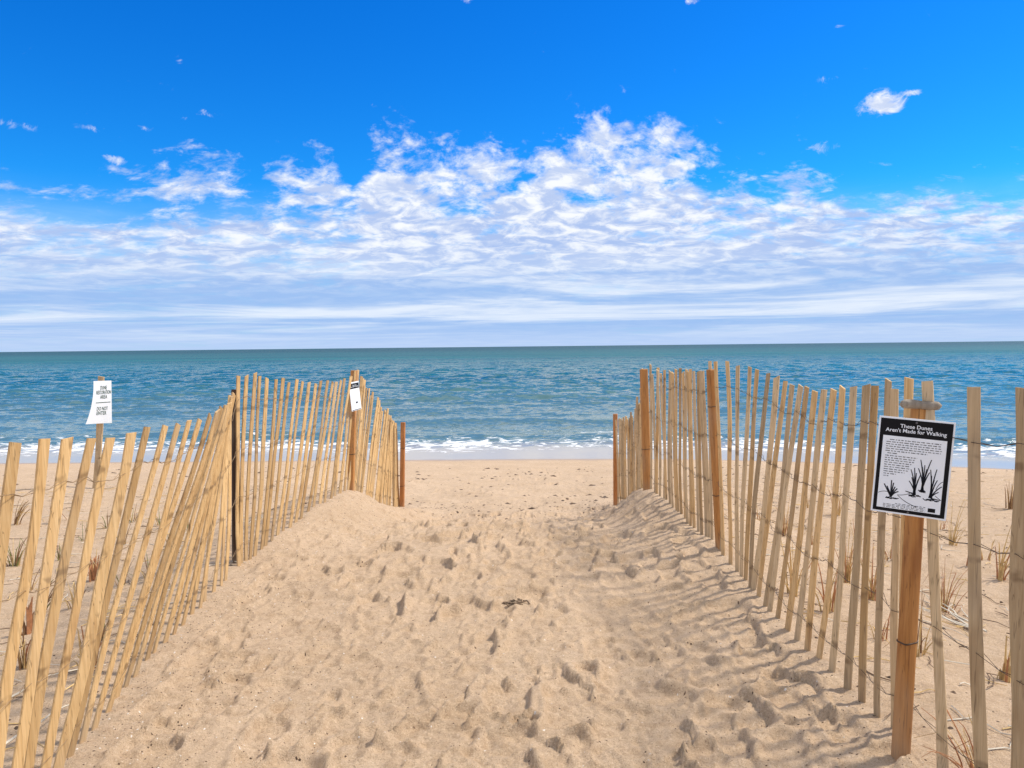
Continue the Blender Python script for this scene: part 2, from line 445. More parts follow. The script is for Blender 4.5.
# ------------------------------------------------------------------ the sea
def sea_material():
    mt, nt, b = new_mat('sea water'); n = N(nt)
    pos = n.node('ShaderNodeNewGeometry').outputs['Position']
    at_f = n.node('ShaderNodeAttribute', attribute_name='foam').outputs['Fac']
    at_s = n.node('ShaderNodeAttribute', attribute_name='offshore').outputs['Fac']
    tint = n.noise(n.mapping(pos, (.006, .03, 1)), 1, 3, .5)
    deep = n.ramp(tint, [(.35, (.007, .085, .118)), (.65, (.012, .130, .150))])
    deep = n.mix(n.smooth(at_s, 90, 900), deep, n.mix(n.noise(n.mapping(pos, (.002, .012, 1)), 1, 4, .6), (.002, .040, .075, 1), (.008, .085, .105, 1)))
    shallow = n.mix(n.smooth(at_s, 60, 3), deep, (.085, .165, .185, 1))
    shallow = n.mix(n.smooth(at_s, 4.2, 1.6), shallow, (.40, .36, .345, 1))
    lace = n.noise(n.mapping(pos, (.8, 1.3, 1)), 1.7, 7, .66, 1.2)
    spots = n.noise(n.mapping(pos, (.5, 1.4, 1)), 5.5, 4, .7)
    lk = n.math('ADD', n.math('MULTIPLY', lace, .7), n.math('MULTIPLY', spots, .3))
    thr = n.math('SUBTRACT', .71, n.math('MULTIPLY', at_f, .265))
    fm = n.smooth(lk, thr, n.math('ADD', thr, .05))
    fm = n.math('MULTIPLY', fm, n.smooth(at_f, .03, .2))
    n.link(n.mix(fm, shallow, (.80, .82, .84, 1)), b.inputs['Base Color'])
    n.put(b.inputs['Roughness'], n.math('ADD', n.math('MULTIPLY', fm, .7), .08))
    b.inputs['IOR'].default_value = 1.333
    n.put(b.inputs['Specular IOR Level'], n.math('SUBTRACT', n.math('SUBTRACT', .5, n.math('MULTIPLY', n.smooth(at_s, 25, 450), .40)), n.math('MULTIPLY', fm, .4)))
    calm = n.smooth(at_s, 1.5, 5)
    def slopes(scale, sc, detail, rot, k):
        t = n.node('ShaderNodeTexNoise'); n.link(n.mapping(pos, sc, rot=(0, 0, rot)), t.inputs['Vector'])
        t.inputs['Scale'].default_value = scale; t.inputs['Detail'].default_value = detail; t.inputs['Roughness'].default_value = .6
        v1 = n.node('ShaderNodeVectorMath', operation='SUBTRACT'); n.link(t.outputs['Color'], v1.inputs[0]); v1.inputs[1].default_value = (.5, .5, .5)
        v2 = n.node('ShaderNodeVectorMath', operation='MULTIPLY'); n.link(v1.outputs[0], v2.inputs[0]); v2.inputs[1].default_value = (k * .7, k, 0)
        return v2.outputs[0]
    def vadd(a, b_):
        v = n.node('ShaderNodeVectorMath', operation='ADD'); n.link(a, v.inputs[0]); n.link(b_, v.inputs[1]); return v.outputs[0]
    def vscale(a, f):
        v = n.node('ShaderNodeVectorMath', operation='SCALE'); n.link(a, v.inputs[0]); n.put(v.inputs[3], f); return v.outputs[0]
    gust = n.math('ADD', .65, n.math('MULTIPLY', n.noise(n.mapping(pos, (.02, .07, 1)), 1, 4, .6), .7))
    far = n.smooth(at_s, 10, 90)
    sl = vadd(vscale(slopes(3.4, (.6, 1, 1), 4, .2, 1.0), n.math('ADD', .85, n.math('MULTIPLY', far, .3))), slopes(6.0, (.7, 1, 1), 3, -.3, .52))
    sl = vadd(sl, vscale(slopes(.36, (.6, 1, 1), 3, .1, .6), n.math('MULTIPLY', far, .7)))
    sl = vscale(sl, n.math('MULTIPLY', gust, calm))
    nn = n.node('ShaderNodeVectorMath', operation='NORMALIZE')
    n.link(vadd(n.node('ShaderNodeNewGeometry').outputs['Normal'], sl), nn.inputs[0])
    b2 = nn.outputs[0]
    b3 = n.bump(n.math('MULTIPLY', lk, fm), .8, .08, b2)
    # body of the water under a reflecting surface whose mirror part weakens where far waves hide each other
    df = n.node('ShaderNodeBsdfDiffuse'); gl = n.node('ShaderNodeBsdfGlossy'); gl.inputs['Color'].default_value = (1, .97, .84, 1); mx = n.node('ShaderNodeMixShader'); fr = n.node('ShaderNodeFresnel')
    n.link(n.mix(fm, shallow, (.70, .72, .74, 1)), df.inputs['Color']); n.link(b3, gl.inputs['Normal']); n.link(b3, fr.inputs['Normal']); fr.inputs['IOR'].default_value = 1.333
    n.put(gl.inputs['Roughness'], n.math('ADD', .10, n.math('MULTIPLY', n.smooth(at_s, 20, 300), .25)))
    amt = n.math('SUBTRACT', .98, n.math('MULTIPLY', n.smooth(at_s, 25, 230), .72))
    fac = n.math('MULTIPLY', n.math('MULTIPLY', fr.outputs[0], amt), n.math('SUBTRACT', 1.0, n.math('MULTIPLY', fm, .95)))
    n.link(fac, mx.inputs[0]); n.link(df.outputs[0], mx.inputs[1]); n.link(gl.outputs[0], mx.inputs[2])
    n.link(n.bump(lk, .6, .08), df.inputs['Normal'])
    nt.nodes.remove(b); n.link(mx.outputs[0], nt.nodes['Material Output'].inputs['Surface'])
    return mt


srow = np.concatenate([np.arange(-1.2, 12, .075), 12 * np.exp(np.arange(0, 3.6, .0062)), np.geomspace(450, 40000, 40)])   # metres offshore
sc = np.sinh(np.linspace(-2.6, 2.6, 760)) / math.sinh(2.6) * 4.5
SS, SA = np.meshgrid(srow, sc, indexing='ij')
SX = SA * (20.4 + SS)
SYY = 20.4 + SS
xp = np.clip(SX, 0, 12)
fade = np.exp(-np.maximum(SS, 0) / 60)
SY = SYY - (0.015 * SX + 0.017 * xp * xp + 0.35 * np.clip(SX - 12, 0, 60)) * fade
SZ = np.zeros_like(SX)
grow = sst((SS - 4) / 25)
cell = np.maximum(np.gradient(srow)[:, None], np.abs(np.gradient(SX, axis=1)) * .6)
for k in range(80):
    lam = float(np.exp(rng.uniform(np.log(.5), np.log(6))))
    th = rng.normal(0, .55) + .25
    kx, ky = 2 * np.pi / lam * math.sin(th), -2 * np.pi / lam * math.cos(th)
    amp = .0058 * lam ** .75
    ph = kx * SX + ky * SY + rng.uniform(0, 6.28)
    s = np.sin(ph)
    keep = sst((lam / cell - 2.2) / 2.5)
    SZ += amp * keep * (s + .25 * np.cos(2 * ph)) * (.10 + .90 * grow) * sst((SS - 1.2) / 3)
# swell that steepens towards the beach, and the small breaker
alongn = noise(SX / 9, SS / 40, 81); along2 = noise(SX / 4.2 + 7, SS / 30, 82)
for s0, w, a in ((5.4, .75, .17), (9.5, 1.1, .14), (15.5, 1.5, .12), (24, 2.2, .11), (36, 3.2, .11), (54, 5, .10), (78, 6, .10)):
    c = s0 + 1.1 * noise(SX / 8, SS * 0 + s0, 83) * (1 + s0 / 20)
    u = (SS - c) / w
    SZ += a * np.clip(.55 + .95 * noise(SX / (5 + s0 / 3), SS * 0 + s0 * 3.3, 84), 0, 1.3) * np.where(u < 0, np.exp(-(u * 1.7) ** 2), np.exp(-(u * .8) ** 2))
SZ += .012 * sst(SS / 1.5)
edge = -.35 + .9 * noise(SX / 3.5, SX * 0, 85) + .25 * noise(SX / 1.1, SX * 0 + 4, 86)
SZ += np.where(SS < edge + .0, -.05, .0)
sea = grid_mesh('sea', SX, SY, SZ, None)
sea.data.materials.clear(); sea.data.materials.append(sea_material())
f1 = .86 * np.exp(-(np.abs(SS - 3.1 - .7 * alongn) / 1.95) ** 3) * (1.0 + .35 * along2)
f2 = .8 * np.exp(-((SS - 5.2 - 1.0 * noise(SX / 8, SS * 0 + 5.6, 83)) / .8) ** 2) * np.clip(.55 + .8 * along2, 0, 1)
f3 = .72 * np.exp(-np.maximum(SS - 5, 0) / 7) * sst((SS - 4) / 2) * (.6 + .8 * noise(SX / 6, SS / 2.0, 87))
caps = .62 * sst((noise(SX / 5, SS / 3, 88) - .62) / .2) * sst((SS - 20) / 20) * sst((300 - SS) / 150)
lip = .5 * np.exp(-((SS - 1.6 - .4 * alongn) / .18) ** 2)
foam = np.clip(np.maximum.reduce([f1, f2, f3, caps, lip]), 0, 1)
roll = np.clip(np.maximum(f1 * sst((SS - 2.2) / 1.2), f2), 0, 1)
SZ2 = SZ + roll * (.05 + .07 * noise(SX * .9, SS * 1.1, 121) + .05 * noise(SX * 2.6, SS * 3.0, 122))
sea.data.vertices.foreach_set('co', np.stack([SX, SY, SZ2], -1).astype(np.float32).ravel()); sea.data.update()
for nm, arr in (('foam', foam), ('offshore', SS)):
    a_ = sea.data.attributes.new(nm, 'FLOAT', 'POINT'); a_.data.foreach_set('value', arr.ravel().astype(np.float32))
tag(sea, 'blue green sea with low waves and white foam along the shore', 'sea', kind='structure')


# ------------------------------------------------------------------ fences
def slat_mesh(vec, yaw, w, th, rnd):
    """one lath in local coordinates, from below the sand to its top"""
    L = vec.length; t = vec.normalized()
    a = Vector((math.cos(yaw), math.sin(yaw), 0)); a = (a - t * a.dot(t)).normalized(); b_ = t.cross(a)
    mb = MB(); rings = []
    bow = rnd.gauss(0, .009); bow2 = rnd.gauss(0, .007); wob = rnd.gauss(0, .0022); ph = rnd.uniform(0, 6)
    steps = 9
    for i in range(steps + 1):
        s = i / steps
        c = t * (s * (L + .08) - .08) + a * (bow * math.sin(math.pi * s)) + b_ * (bow2 * math.sin(math.pi * s * 1.5))
        c = c + a * (wob * math.sin(11 * s + ph))
        ww = w * (1 + .08 * math.sin(7 * s + ph)) / 2; hh = th / 2; ch = .0022
        pts = [(-ww + ch, -hh), (ww - ch, -hh), (ww, -hh + ch), (ww, hh - ch), (ww - ch, hh), (-ww + ch, hh), (-ww, hh - ch), (-ww, -hh + ch)]
        sk = rnd.gauss(0, .005) if i == steps else 0
        rings.append([c + a * p[0] + b_ * p[1] + t * (sk * p[0] / ww) for p in pts])
    mb.ring_loft(rings)
    return mb


def post_mesh(vec, yaw, w, d, rnd):
    L = vec.length; t = vec.normalized()
    a = Vector((math.cos(yaw), math.sin(yaw), 0)); a = (a - t * a.dot(t)).normalized(); b_ = t.cross(a)
    rings = []
    for i in range(10):
        s = i / 9
        c = t * (s * (L + .15) - .15)
        rx, ry = w / 2 * (1 + .02 * math.sin(5 * s + 1)), d / 2
        if i == 9: pass
        pts = []
        for k in range(16):
            an = 2 * math.pi * (k + .5) / 16
            ca, sa = math.cos(an), math.sin(an)
            e = .42
            pts.append(c + a * (rx * math.copysign(abs(ca) ** e, ca)) + b_ * (ry * math.copysign(abs(sa) ** e, sa)))
        rings.append(pts)
    top = [p * 1.0 for p in rings[-1]]
    cen = sum(top, Vector()) / 16
    rings.append([cen + (p - cen) * .9 + t * .006 for p in top])
    mb = MB(); mb.ring_loft(rings)
    return mb


def solve_top(b, tx, ty, L, prefer):
    """depth of the top of a lath whose foot is b, so that its exposed length comes near L"""
    best = None
    for k in range(-60, 61):
        y = b.y + k * .02
        if y < .6: continue
        p = at(tx, ty, y)
        e = ((p - b).length - L) ** 2 * 6 + (y - b.y - prefer) ** 2 * .5 + (p.x - b.x) ** 2 * .8
        if best is None or e < best[0]: best = (e, p)
    return best[1]


def foot(px, side):
    """point on the fence line (plan curve) seen in the column px"""
    ysx, xsx = (LY, LX) if side < 0 else (RY, RX)
    best = None
    for k in range(160, 1190):
        y = k * .01
        x = float(np.interp(y, ysx, xsx))
        e = abs(proj_x((x, y, ground(x, y))) - px)
        if best is None or e < best[0]: best = (e, x, y)
    x, y = best[1], best[2]
    return Vector((x, y, ground(x, y)))


# (column of the foot, column and row of the top)
LEFT = [(-70, -14, 443), (-44, 17, 441), (-15, 47, 439), (8, 72.5, 438), (30, 95, 438), (47, 116, 437.5), (62, 134, 430), (73, 152, 425.6), (84, 169, 424),
        (96, 181, 422), (106, 192, 421), (119, 205, 416), (133, 213, 413), (146, 220, 408), (155, 223, 406), (163, 225.6, 404), (172, 230, 400), (182, 232, 398),
        (189, 233.5, 395), (196, 233, 393), (204, 232, 396), (212, 232, 395), (220, 231.5, 397), (227, 232, 398),
        (239, 240, 375), (242, 245, 374), (246, 255, 373.5), (252, 267, 375), (258, 275, 379), (266, 283, 377), (273, 291, 381), (279, 298, 380), (286, 305, 382),
        (292, 312, 382), (299, 319, 381.5), (306, 325.5, 381.5), (313, 332, 382), (320, 338, 381), (327, 344, 379.5), (334, 348, 378.5), (340, 352, 376), (344, 355, 372), (347, 359, 371.5)]
RIGHT = [(1052, 1062, 389), (1019, 1021, 388), (983, 974, 387), (944, 931, 381), (905, 909, 378), (892, 894, 386), (879, 886, 379), (860, 875, 386), (846, 863, 385), (829, 851, 388), (815, 840, 387),
         (803, 831, 391), (793, 821, 390), (784, 813, 390), (774, 803, 386), (764, 794, 386), (759, 786, 383.5), (756, 778.5, 377), (752, 771, 376), (747, 761, 369),
         (742, 751, 368), (737, 738, 365), (730, 725.5, 361.7), (724, 716, 360), (720, 711.5, 361)]
rr = random.Random(3)
n14 = 20
for k in range(n14):                       # between the second and third orange posts
    f = (k + .5) / n14
    b_px = 714 - (714 - 651) * f ** .92
    tx = 708 - (708 - 648.5) * f
    RIGHT.append((b_px + rr.gauss(0, .8), tx + rr.gauss(0, 1.0), 371.5 + rr.gauss(0, 1.6) - (6 if f > .93 else 0)))


def build_fence(side):
    rows = LEFT if side < 0 else RIGHT
    rnd = random.Random(21 if side < 0 else 22)
    root = empty('sand_fence', (-1.7 if side < 0 else 1.33, 5, float(EYE - 1.45)))
    root.location.z = ground(root.location.x, 5)
    if side < 0:
        tag(root, 'wood lath sand fence on the left with its near laths leaning far over', 'fence', 'lath sand fences lining the path')
    else:
        tag(root, 'upright wood lath sand fence on the right with orange posts', 'fence', 'lath sand fences lining the path')
    base = root.location
    items = []
    rows = sorted(rows, key=lambda q: q[0], reverse=side > 0)
    def even(sel, n_out, deg=4):
        i = np.arange(len(sel)); q = np.linspace(0, len(sel) - 1, n_out)
        cols = [np.polyval(np.polyfit(i, [r[c] for r in sel], deg), q) for c in range(2)]
        ty_ = np.interp(q, i, [r[2] for r in sel])
        return [(cols[0][k] + rnd.gauss(0, .5), cols[1][k] + rnd.gauss(0, .8), ty_[k] + rnd.gauss(0, .8)) for k in range(n_out)]
    if side < 0:
        rows = even([r for r in rows if r[0] < 231], 25) + even([r for r in rows if r[0] > 231], 22)
    else:
        rows = [r for r in rows if r[0] > 900] + even([r for r in rows if 722 < r[0] < 900], 20) + [r for r in rows if r[0] < 722]
    sm = rows or [rows[0]] + [tuple(.28 * rows[i - 1][c] + .44 * rows[i][c] + .28 * rows[i + 1][c] for c in range(2)) + (rows[i][2],) for i in range(1, len(rows) - 1)] + [rows[-1]]
    for (bx, tx, ty) in sm:
        b = foot(bx, side)
        p = solve_top(b, tx, ty, 1.17, .15 if side < 0 else .0)
        if side > 0 and 925 < bx < 960: p = at(tx - 3, ty, b.y + .10)
        items.append((b, p))
    # the last stretch, running down to the open beach
    y0, y1 = (7.62, 10.3) if side < 0 else (7.35, 9.9)
    nn = 40 if side < 0 else 34
    for k in range(nn):
        f = (k + .5) / nn
        y = y0 + (y1 - y0) * f
        x = float(np.interp(y, LY if side < 0 else RY, LX if side < 0 else RX)) + rnd.gauss(0, .015) + side * .045
        g = ground(x, y)
        b = Vector((x, y, g))
        h = (1.14 - .06 * math.sin(f * 3.1)) + rnd.gauss(0, .018)
        if side < 0:
            lean = Vector((.10 * math.sin(3 * f + .5), .34 * (1 - f) + .04 + rnd.gauss(0, .04), 0))
        else:
            lean = Vector((-.03 + rnd.gauss(0, .01), -.02 - .22 * math.sin(f * 3) + rnd.gauss(0, .035), 0))
        items.append((b, b + lean + Vector((0, 0, h))))
    for i, (b, p) in enumerate(items):
        vec = p - b
        ang = (math.atan2(b.x, b.y))                      # bearing of the lath from the path's seaward axis
        yaw = (R(60) if side < 0 else R(-50)) + rnd.gauss(0, .12)
        if b.y > 2.7: yaw += (R(20) if side < 0 else R(-6))
        if b.y > 5.0: yaw += (R(-20) if side < 0 else R(-12))
        w = rnd.uniform(.0265, .0315) if b.y > 2.6 else rnd.uniform(.032, .037)
        mt = M['slat'] if side < 0 else (M['slat_grey'] if rnd.random() < .55 else M['slat'])
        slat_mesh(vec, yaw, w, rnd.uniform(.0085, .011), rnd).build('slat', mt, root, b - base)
    # twisted wire pairs woven round the laths
    order = sorted(items, key=lambda q: q[0].y)
    for fr in (.10, .36, .62, .88):
        mb = MB()
        for strand in (-1, 1):
            pts = []
            for i, (b, p) in enumerate(order):
                c = b.lerp(p, fr + .012 * math.sin(i * 1.7 + fr * 9))
                nrm = Vector((1, 0, 0))
                o_ = strand * (1 if i % 2 == 0 else -1) * .0105
                pts.append(c + nrm * o_ - base)
                if i < len(order) - 1:
                    b2, p2 = order[i + 1]
                    c2 = b2.lerp(p2, fr + .012 * math.sin((i + 1) * 1.7 + fr * 9))
                    pts.append((c + c2) / 2 - Vector((0, 0, .006 + .05 * min(.12, (c2 - c).length))) - base)
            mb.tube(pts, .0011, 4)
        mb.build('wire', M['wire_tan'] if side < 0 else M['wire'], root)
    # posts: (foot column, depth, x, top height, width, depth, yaw, lean, material, ties)
    if side < 0:
        posts = [(-1.865, 5.10, 1.15, .05, .045, .5, (.02, .02), 'dark_post', ()),
                 (-1.585, 7.45, 1.16, .062, .06, -.1, (.045, .06), 'post', (.3, .8)),
                 (-1.49, 10.2, 1.13, .060, .06, -.12, (.03, .03), 'shaded_post', (.25, .7))]
    else:
        posts = [(1.30, 2.535, 1.18, .049, .047, .30, (.05, .0), 'post', (.34, .86)),
                 (1.395, 5.14, 1.20, .050, .047, .35, (-.07, -.02), 'post', (.30, .80)),
                 (1.265, 7.2, 1.13, .066, .06, .3, (-.03, .0), 'post', (.34,)),
                 (1.34, 9.98, 1.19, .06, .06, -.15, (.0, .0), 'shaded_post', ())]
    out = []
    for (x, y, h, w, d, yaw, ln, mat, ties) in posts:
        b = Vector((x, y, ground(x, y))); vec = Vector((ln[0], ln[1], h))
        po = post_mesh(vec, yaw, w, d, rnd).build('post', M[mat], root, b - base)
        t = vec.normalized()
        for f in ties:
            mb = MB(); pts = []
            for k in range(17):
                an = 2 * math.pi * (k + .5) / 16
                ca, sa = math.cos(an), math.sin(an)
                a = Vector((math.cos(yaw), math.sin(yaw), 0)); bb = t.cross(a)
                pts.append(vec * f + a * (w / 2 * 1.04 * math.copysign(abs(ca) ** .42, ca)) + bb * (d / 2 * 1.06 * math.copysign(abs(sa) ** .42, sa)) + Vector((0, 0, .004 * ca)))
            mb.tube(pts, .0026, 5)
            mb.build('wire_tie', M['wire'], po)
        out.append((b, vec, yaw, w, d))
    return out


posts_l = build_fence(-1)
posts_r = build_fence(1)

# ------------------------------------------------------------------ signs
def text_faces(mb, s, width, cx, cz, yoff, depth, bold=.0):
    cu = bpy.data.curves.new('lettering', 'FONT'); cu.body = s; cu.size = 1; cu.align_x = 'CENTER'; cu.align_y = 'CENTER'
    cu.offset = bold; cu.resolution_u = 3
    o = bpy.data.objects.new('lettering', cu); C.objects.link(o)
    dg = bpy.context.evaluated_depsgraph_get()
    me = bpy.data.meshes.new_from_object(o.evaluated_get(dg))
    C.objects.unlink(o); bpy.data.objects.remove(o); bpy.data.curves.remove(cu)
    vx = [v.co for v in me.vertices]
    x0 = min(v.x for v in vx); x1 = max(v.x for v in vx); z0 = min(v.y for v in vx); z1 = max(v.y for v in vx)
    sc_ = width / (x1 - x0)
    base = len(mb.v)
    for v in vx:
        mb.v.append((cx + (v.x - (x0 + x1) / 2) * sc_, yoff - depth, cz + (v.y - (z0 + z1) / 2) * sc_))
    for p in me.polygons: mb.face(tuple(base + i for i in p.vertices))
    bpy.data.meshes.remove(me)


def stroke(mb, pts, w0, w1, yoff):
    """flat brush stroke in the sign's plane"""
    n = len(pts); L_, R_ = [], []
    for i, (x, z) in enumerate(pts):
        x2, z2 = pts[min(i + 1, n - 1)]; x1, z1 = pts[max(i - 1, 0)]
        dx, dz = x2 - x1, z2 - z1; l = math.hypot(dx, dz) or 1
        s = i / (n - 1); w = (w0 + (w1 - w0) * s) / 2
        L_.append((x - dz / l * w, yoff, z + dx / l * w)); R_.append((x + dz / l * w, yoff, z - dx / l * w))
    b = len(mb.v); mb.v += L_ + R_
    for i in range(n - 1): mb.face((b + i, b + i + 1, b + n + i + 1, b + n + i))


def curve2(p0, p1, p2, n=8):
    return [((1 - t) ** 2 * p0[0] + 2 * t * (1 - t) * p1[0] + t * t * p2[0], (1 - t) ** 2 * p0[1] + 2 * t * (1 - t) * p1[1] + t * t * p2[1]) for t in [k / (n - 1) for k in range(n)]]


def dune_sign(loc, W, H, yaw, tilt, pitch, label, full=True, bow=0.0):
    root = empty('dune_sign', loc)
    root.rotation_euler = (Matrix.Rotation(yaw, 3, 'Z') @ Matrix.Rotation(pitch, 3, 'X') @ Matrix.Rotation(tilt, 3, 'Y')).to_euler()
    tag(root, label, 'sign', 'dune notices on the fence posts')
    def U(u): return (u - .5) * W
    def V(v): return (.5 - v) * H
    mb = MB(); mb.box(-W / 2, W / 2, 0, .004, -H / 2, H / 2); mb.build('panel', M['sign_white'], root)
    if not full:
        mb = MB(); mb.box(U(.03), U(.97), -.0008, .0, V(.235), V(.05)); mb.build('black_heading', M['sign_black'], root)
        mb = MB(); text_faces(mb, 'These Dunes', .42 * W, U(.5), V(.115), -.0011, 0, .012); text_faces(mb, "Aren't Made for Walking", .80 * W, U(.5), V(.17), -.0011, 0, .012)
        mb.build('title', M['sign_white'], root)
        mb = MB(); mb.box(U(.50), U(.68), -.0008, .0, V(.76), V(.70)); mb.build('emblem', M['ink'], root)
        mb = MB(); mb.box(U(.06), U(.94), -.0008, .0, V(.985), V(.965)); mb.build('bottom_edge', M['ink'], root)
        return root
    mb = MB(); mb.box(U(.025), U(.975), -.0006, .0, V(.983), V(.018)); mb.build('black_border', M['sign_black'], root)
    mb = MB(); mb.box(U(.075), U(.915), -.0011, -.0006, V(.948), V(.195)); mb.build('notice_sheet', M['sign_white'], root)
    mb = MB()
    text_faces(mb, 'These Dunes', .42 * W, U(.5), V(.085), -.0009, 0, .012)
    text_faces(mb, "Aren't Made for Walking", .80 * W, U(.5), V(.138), -.0009, 0, .012)
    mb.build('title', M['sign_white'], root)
    mb = MB(); rt = random.Random(8); yo = -.0014
    def row(u0, u1, v, h=.0085):
        u = u0
        while u < u1:
            l = rt.uniform(.018, .06); e = min(u + l, u1)
            # a word of unreadable little strokes
            q = u
            while q < e:
                s = min(rt.uniform(.008, .014), e - q + .002)
                hh = h * rt.uniform(.7, 1.25)
                mb.box(U(q), U(q + s * .78), yo, yo + .0002, V(v + hh / 2), V(v - hh / 2)); q += s
            u = e + .016
    v = .235
    for k in range(6):
        row(.17 if k == 0 else .125, rt.uniform(.83, .88) if k < 5 else .68, v); v += .0235
    row(.15, .28, v); v += .026
    for k in range(10):
        row(.125, (.54, .53, .52, .50, .48, .47, .45, .40, .30, .19)[k] + rt.uniform(-.015, .01), v); v += .0235
    mb.build('body_print', M['ink'], root); mb = MB()
    for k in range(4): row(.16 + .04 * (k == 0) * 4, .72, .893 + .0145 * k, .006)
    mb.build('footer_print', M['ink'], root)
    mb = MB()
    def blade(u0, v0, uc, vc, u1, v1, w0=.016, w1=.006): stroke(mb, curve2((U(u0), V(v0)), (U(uc), V(vc)), (U(u1), V(v1))), w0 * W * .9, w1 * W, yo)
    for (u1, v1) in ((.15, .70), (.19, .72), (.245, .655), (.275, .68), (.33, .735), (.35, .765), (.21, .75), (.30, .72)):
        blade(.255, .83, .25 + (u1 - .255) * .35, .78, u1, v1, .022, .016)
    for (u0, v0, lst) in ((.565, .78, ((.485, .52), (.505, .60), (.53, .50), (.56, .55), (.59, .62), (.615, .57), (.475, .64), (.44, .75))),
                          (.665, .72, ((.60, .41), (.63, .48), (.58, .50), (.66, .46), (.73, .53), (.74, .40), (.69, .50))),
                          (.775, .79, ((.74, .50), (.76, .56), (.82, .49), (.84, .60), (.80, .60), (.87, .72), (.905, .66), (.90, .80)))):
        for (u1, v1) in lst:
            blade(u0 + rt.uniform(-.02, .02), v0, u0 + (u1 - u0) * .25, v0 + (v1 - v0) * .6, u1, v1, .024, .012)
    for (u0, u1, v0) in ((.16, .36, .838), (.50, .64, .79), (.70, .86, .805), (.62, .71, .728)):
        for k in range(9):
            a = rt.uniform(u0, u1); stroke(mb, [(U(a - .03), V(v0 + rt.uniform(-.012, .012))), (U(a), V(v0 + rt.uniform(-.014, .014))), (U(a + .03), V(v0 + rt.uniform(-.006, .016)))], .014 * W, .010 * W, yo)
    blade(.08, .80, .15, .765, .25, .785, .008, .008); blade(.34, .80, .44, .80, .53, .755, .008, .008)
    blade(.34, .80, .44, .87, .60, .90, .008, .010); blade(.83, .76, .88, .79, .912, .80, .008, .008); blade(.83, .70, .86, .63, .912, .61, .008, .008)
    mb.build('grass_drawing', M['ink'], root)
    mb = MB(); mb.box(U(.755), U(.85), yo - .0003, yo, V(.935), V(.895)); mb.build('emblem', M['sign_black'], root)
    for v in (.04, .968):
        mb = MB(); mb.ring_loft([[(.0035 * math.cos(k * math.pi / 5), y, V(v) + .0035 * math.sin(k * math.pi / 5)) for k in range(10)] for y in (-.0006, -.003)]); mb.build('screw', M['screw'], root)
    return root


sp = at(912.3, 467.5, 2.43)
dune_sign(sp, .215, .311, R(-26), R(4.3), R(0), 'black bordered white dune notice with grass drawing on the near right post')
b, vec, yaw, w, d = posts_l[1]
sp2 = at(355.3, 396, 7.38)
dune_sign(sp2, .19, .275, R(73), R(-3), R(-4), 'narrow edge-on white sign high on the middle left fence post', False)

# driftwood on the near post
b, vec, yaw, w, d = posts_r[0]
top = b + vec
mb = MB(); pts = []; rad = []
for k in range(15):
    s = k / 14
    pts.append((-.064 + .128 * s, .004 * math.sin(4 * s), .002 * math.sin(6 * s) - .003 * s)); rad.append(.0128 * (max(0, 1 - (2 * s - 1) ** 6)) ** .5 * (1 + .08 * math.sin(9 * s)) + .002)
mb.tube(pts, rad, 14)
o = mb.build('driftwood', M['drift'], None, (0, 0, 0), True)
dw = at(920.5, 404.5, 2.51); o.location = (dw.x, dw.y, (top.z + .006 + .0125)); o.rotation_euler = (0, R(0), R(-10))
tag(o, 'short rounded grey driftwood piece lying across the top of the near right post', 'driftwood')

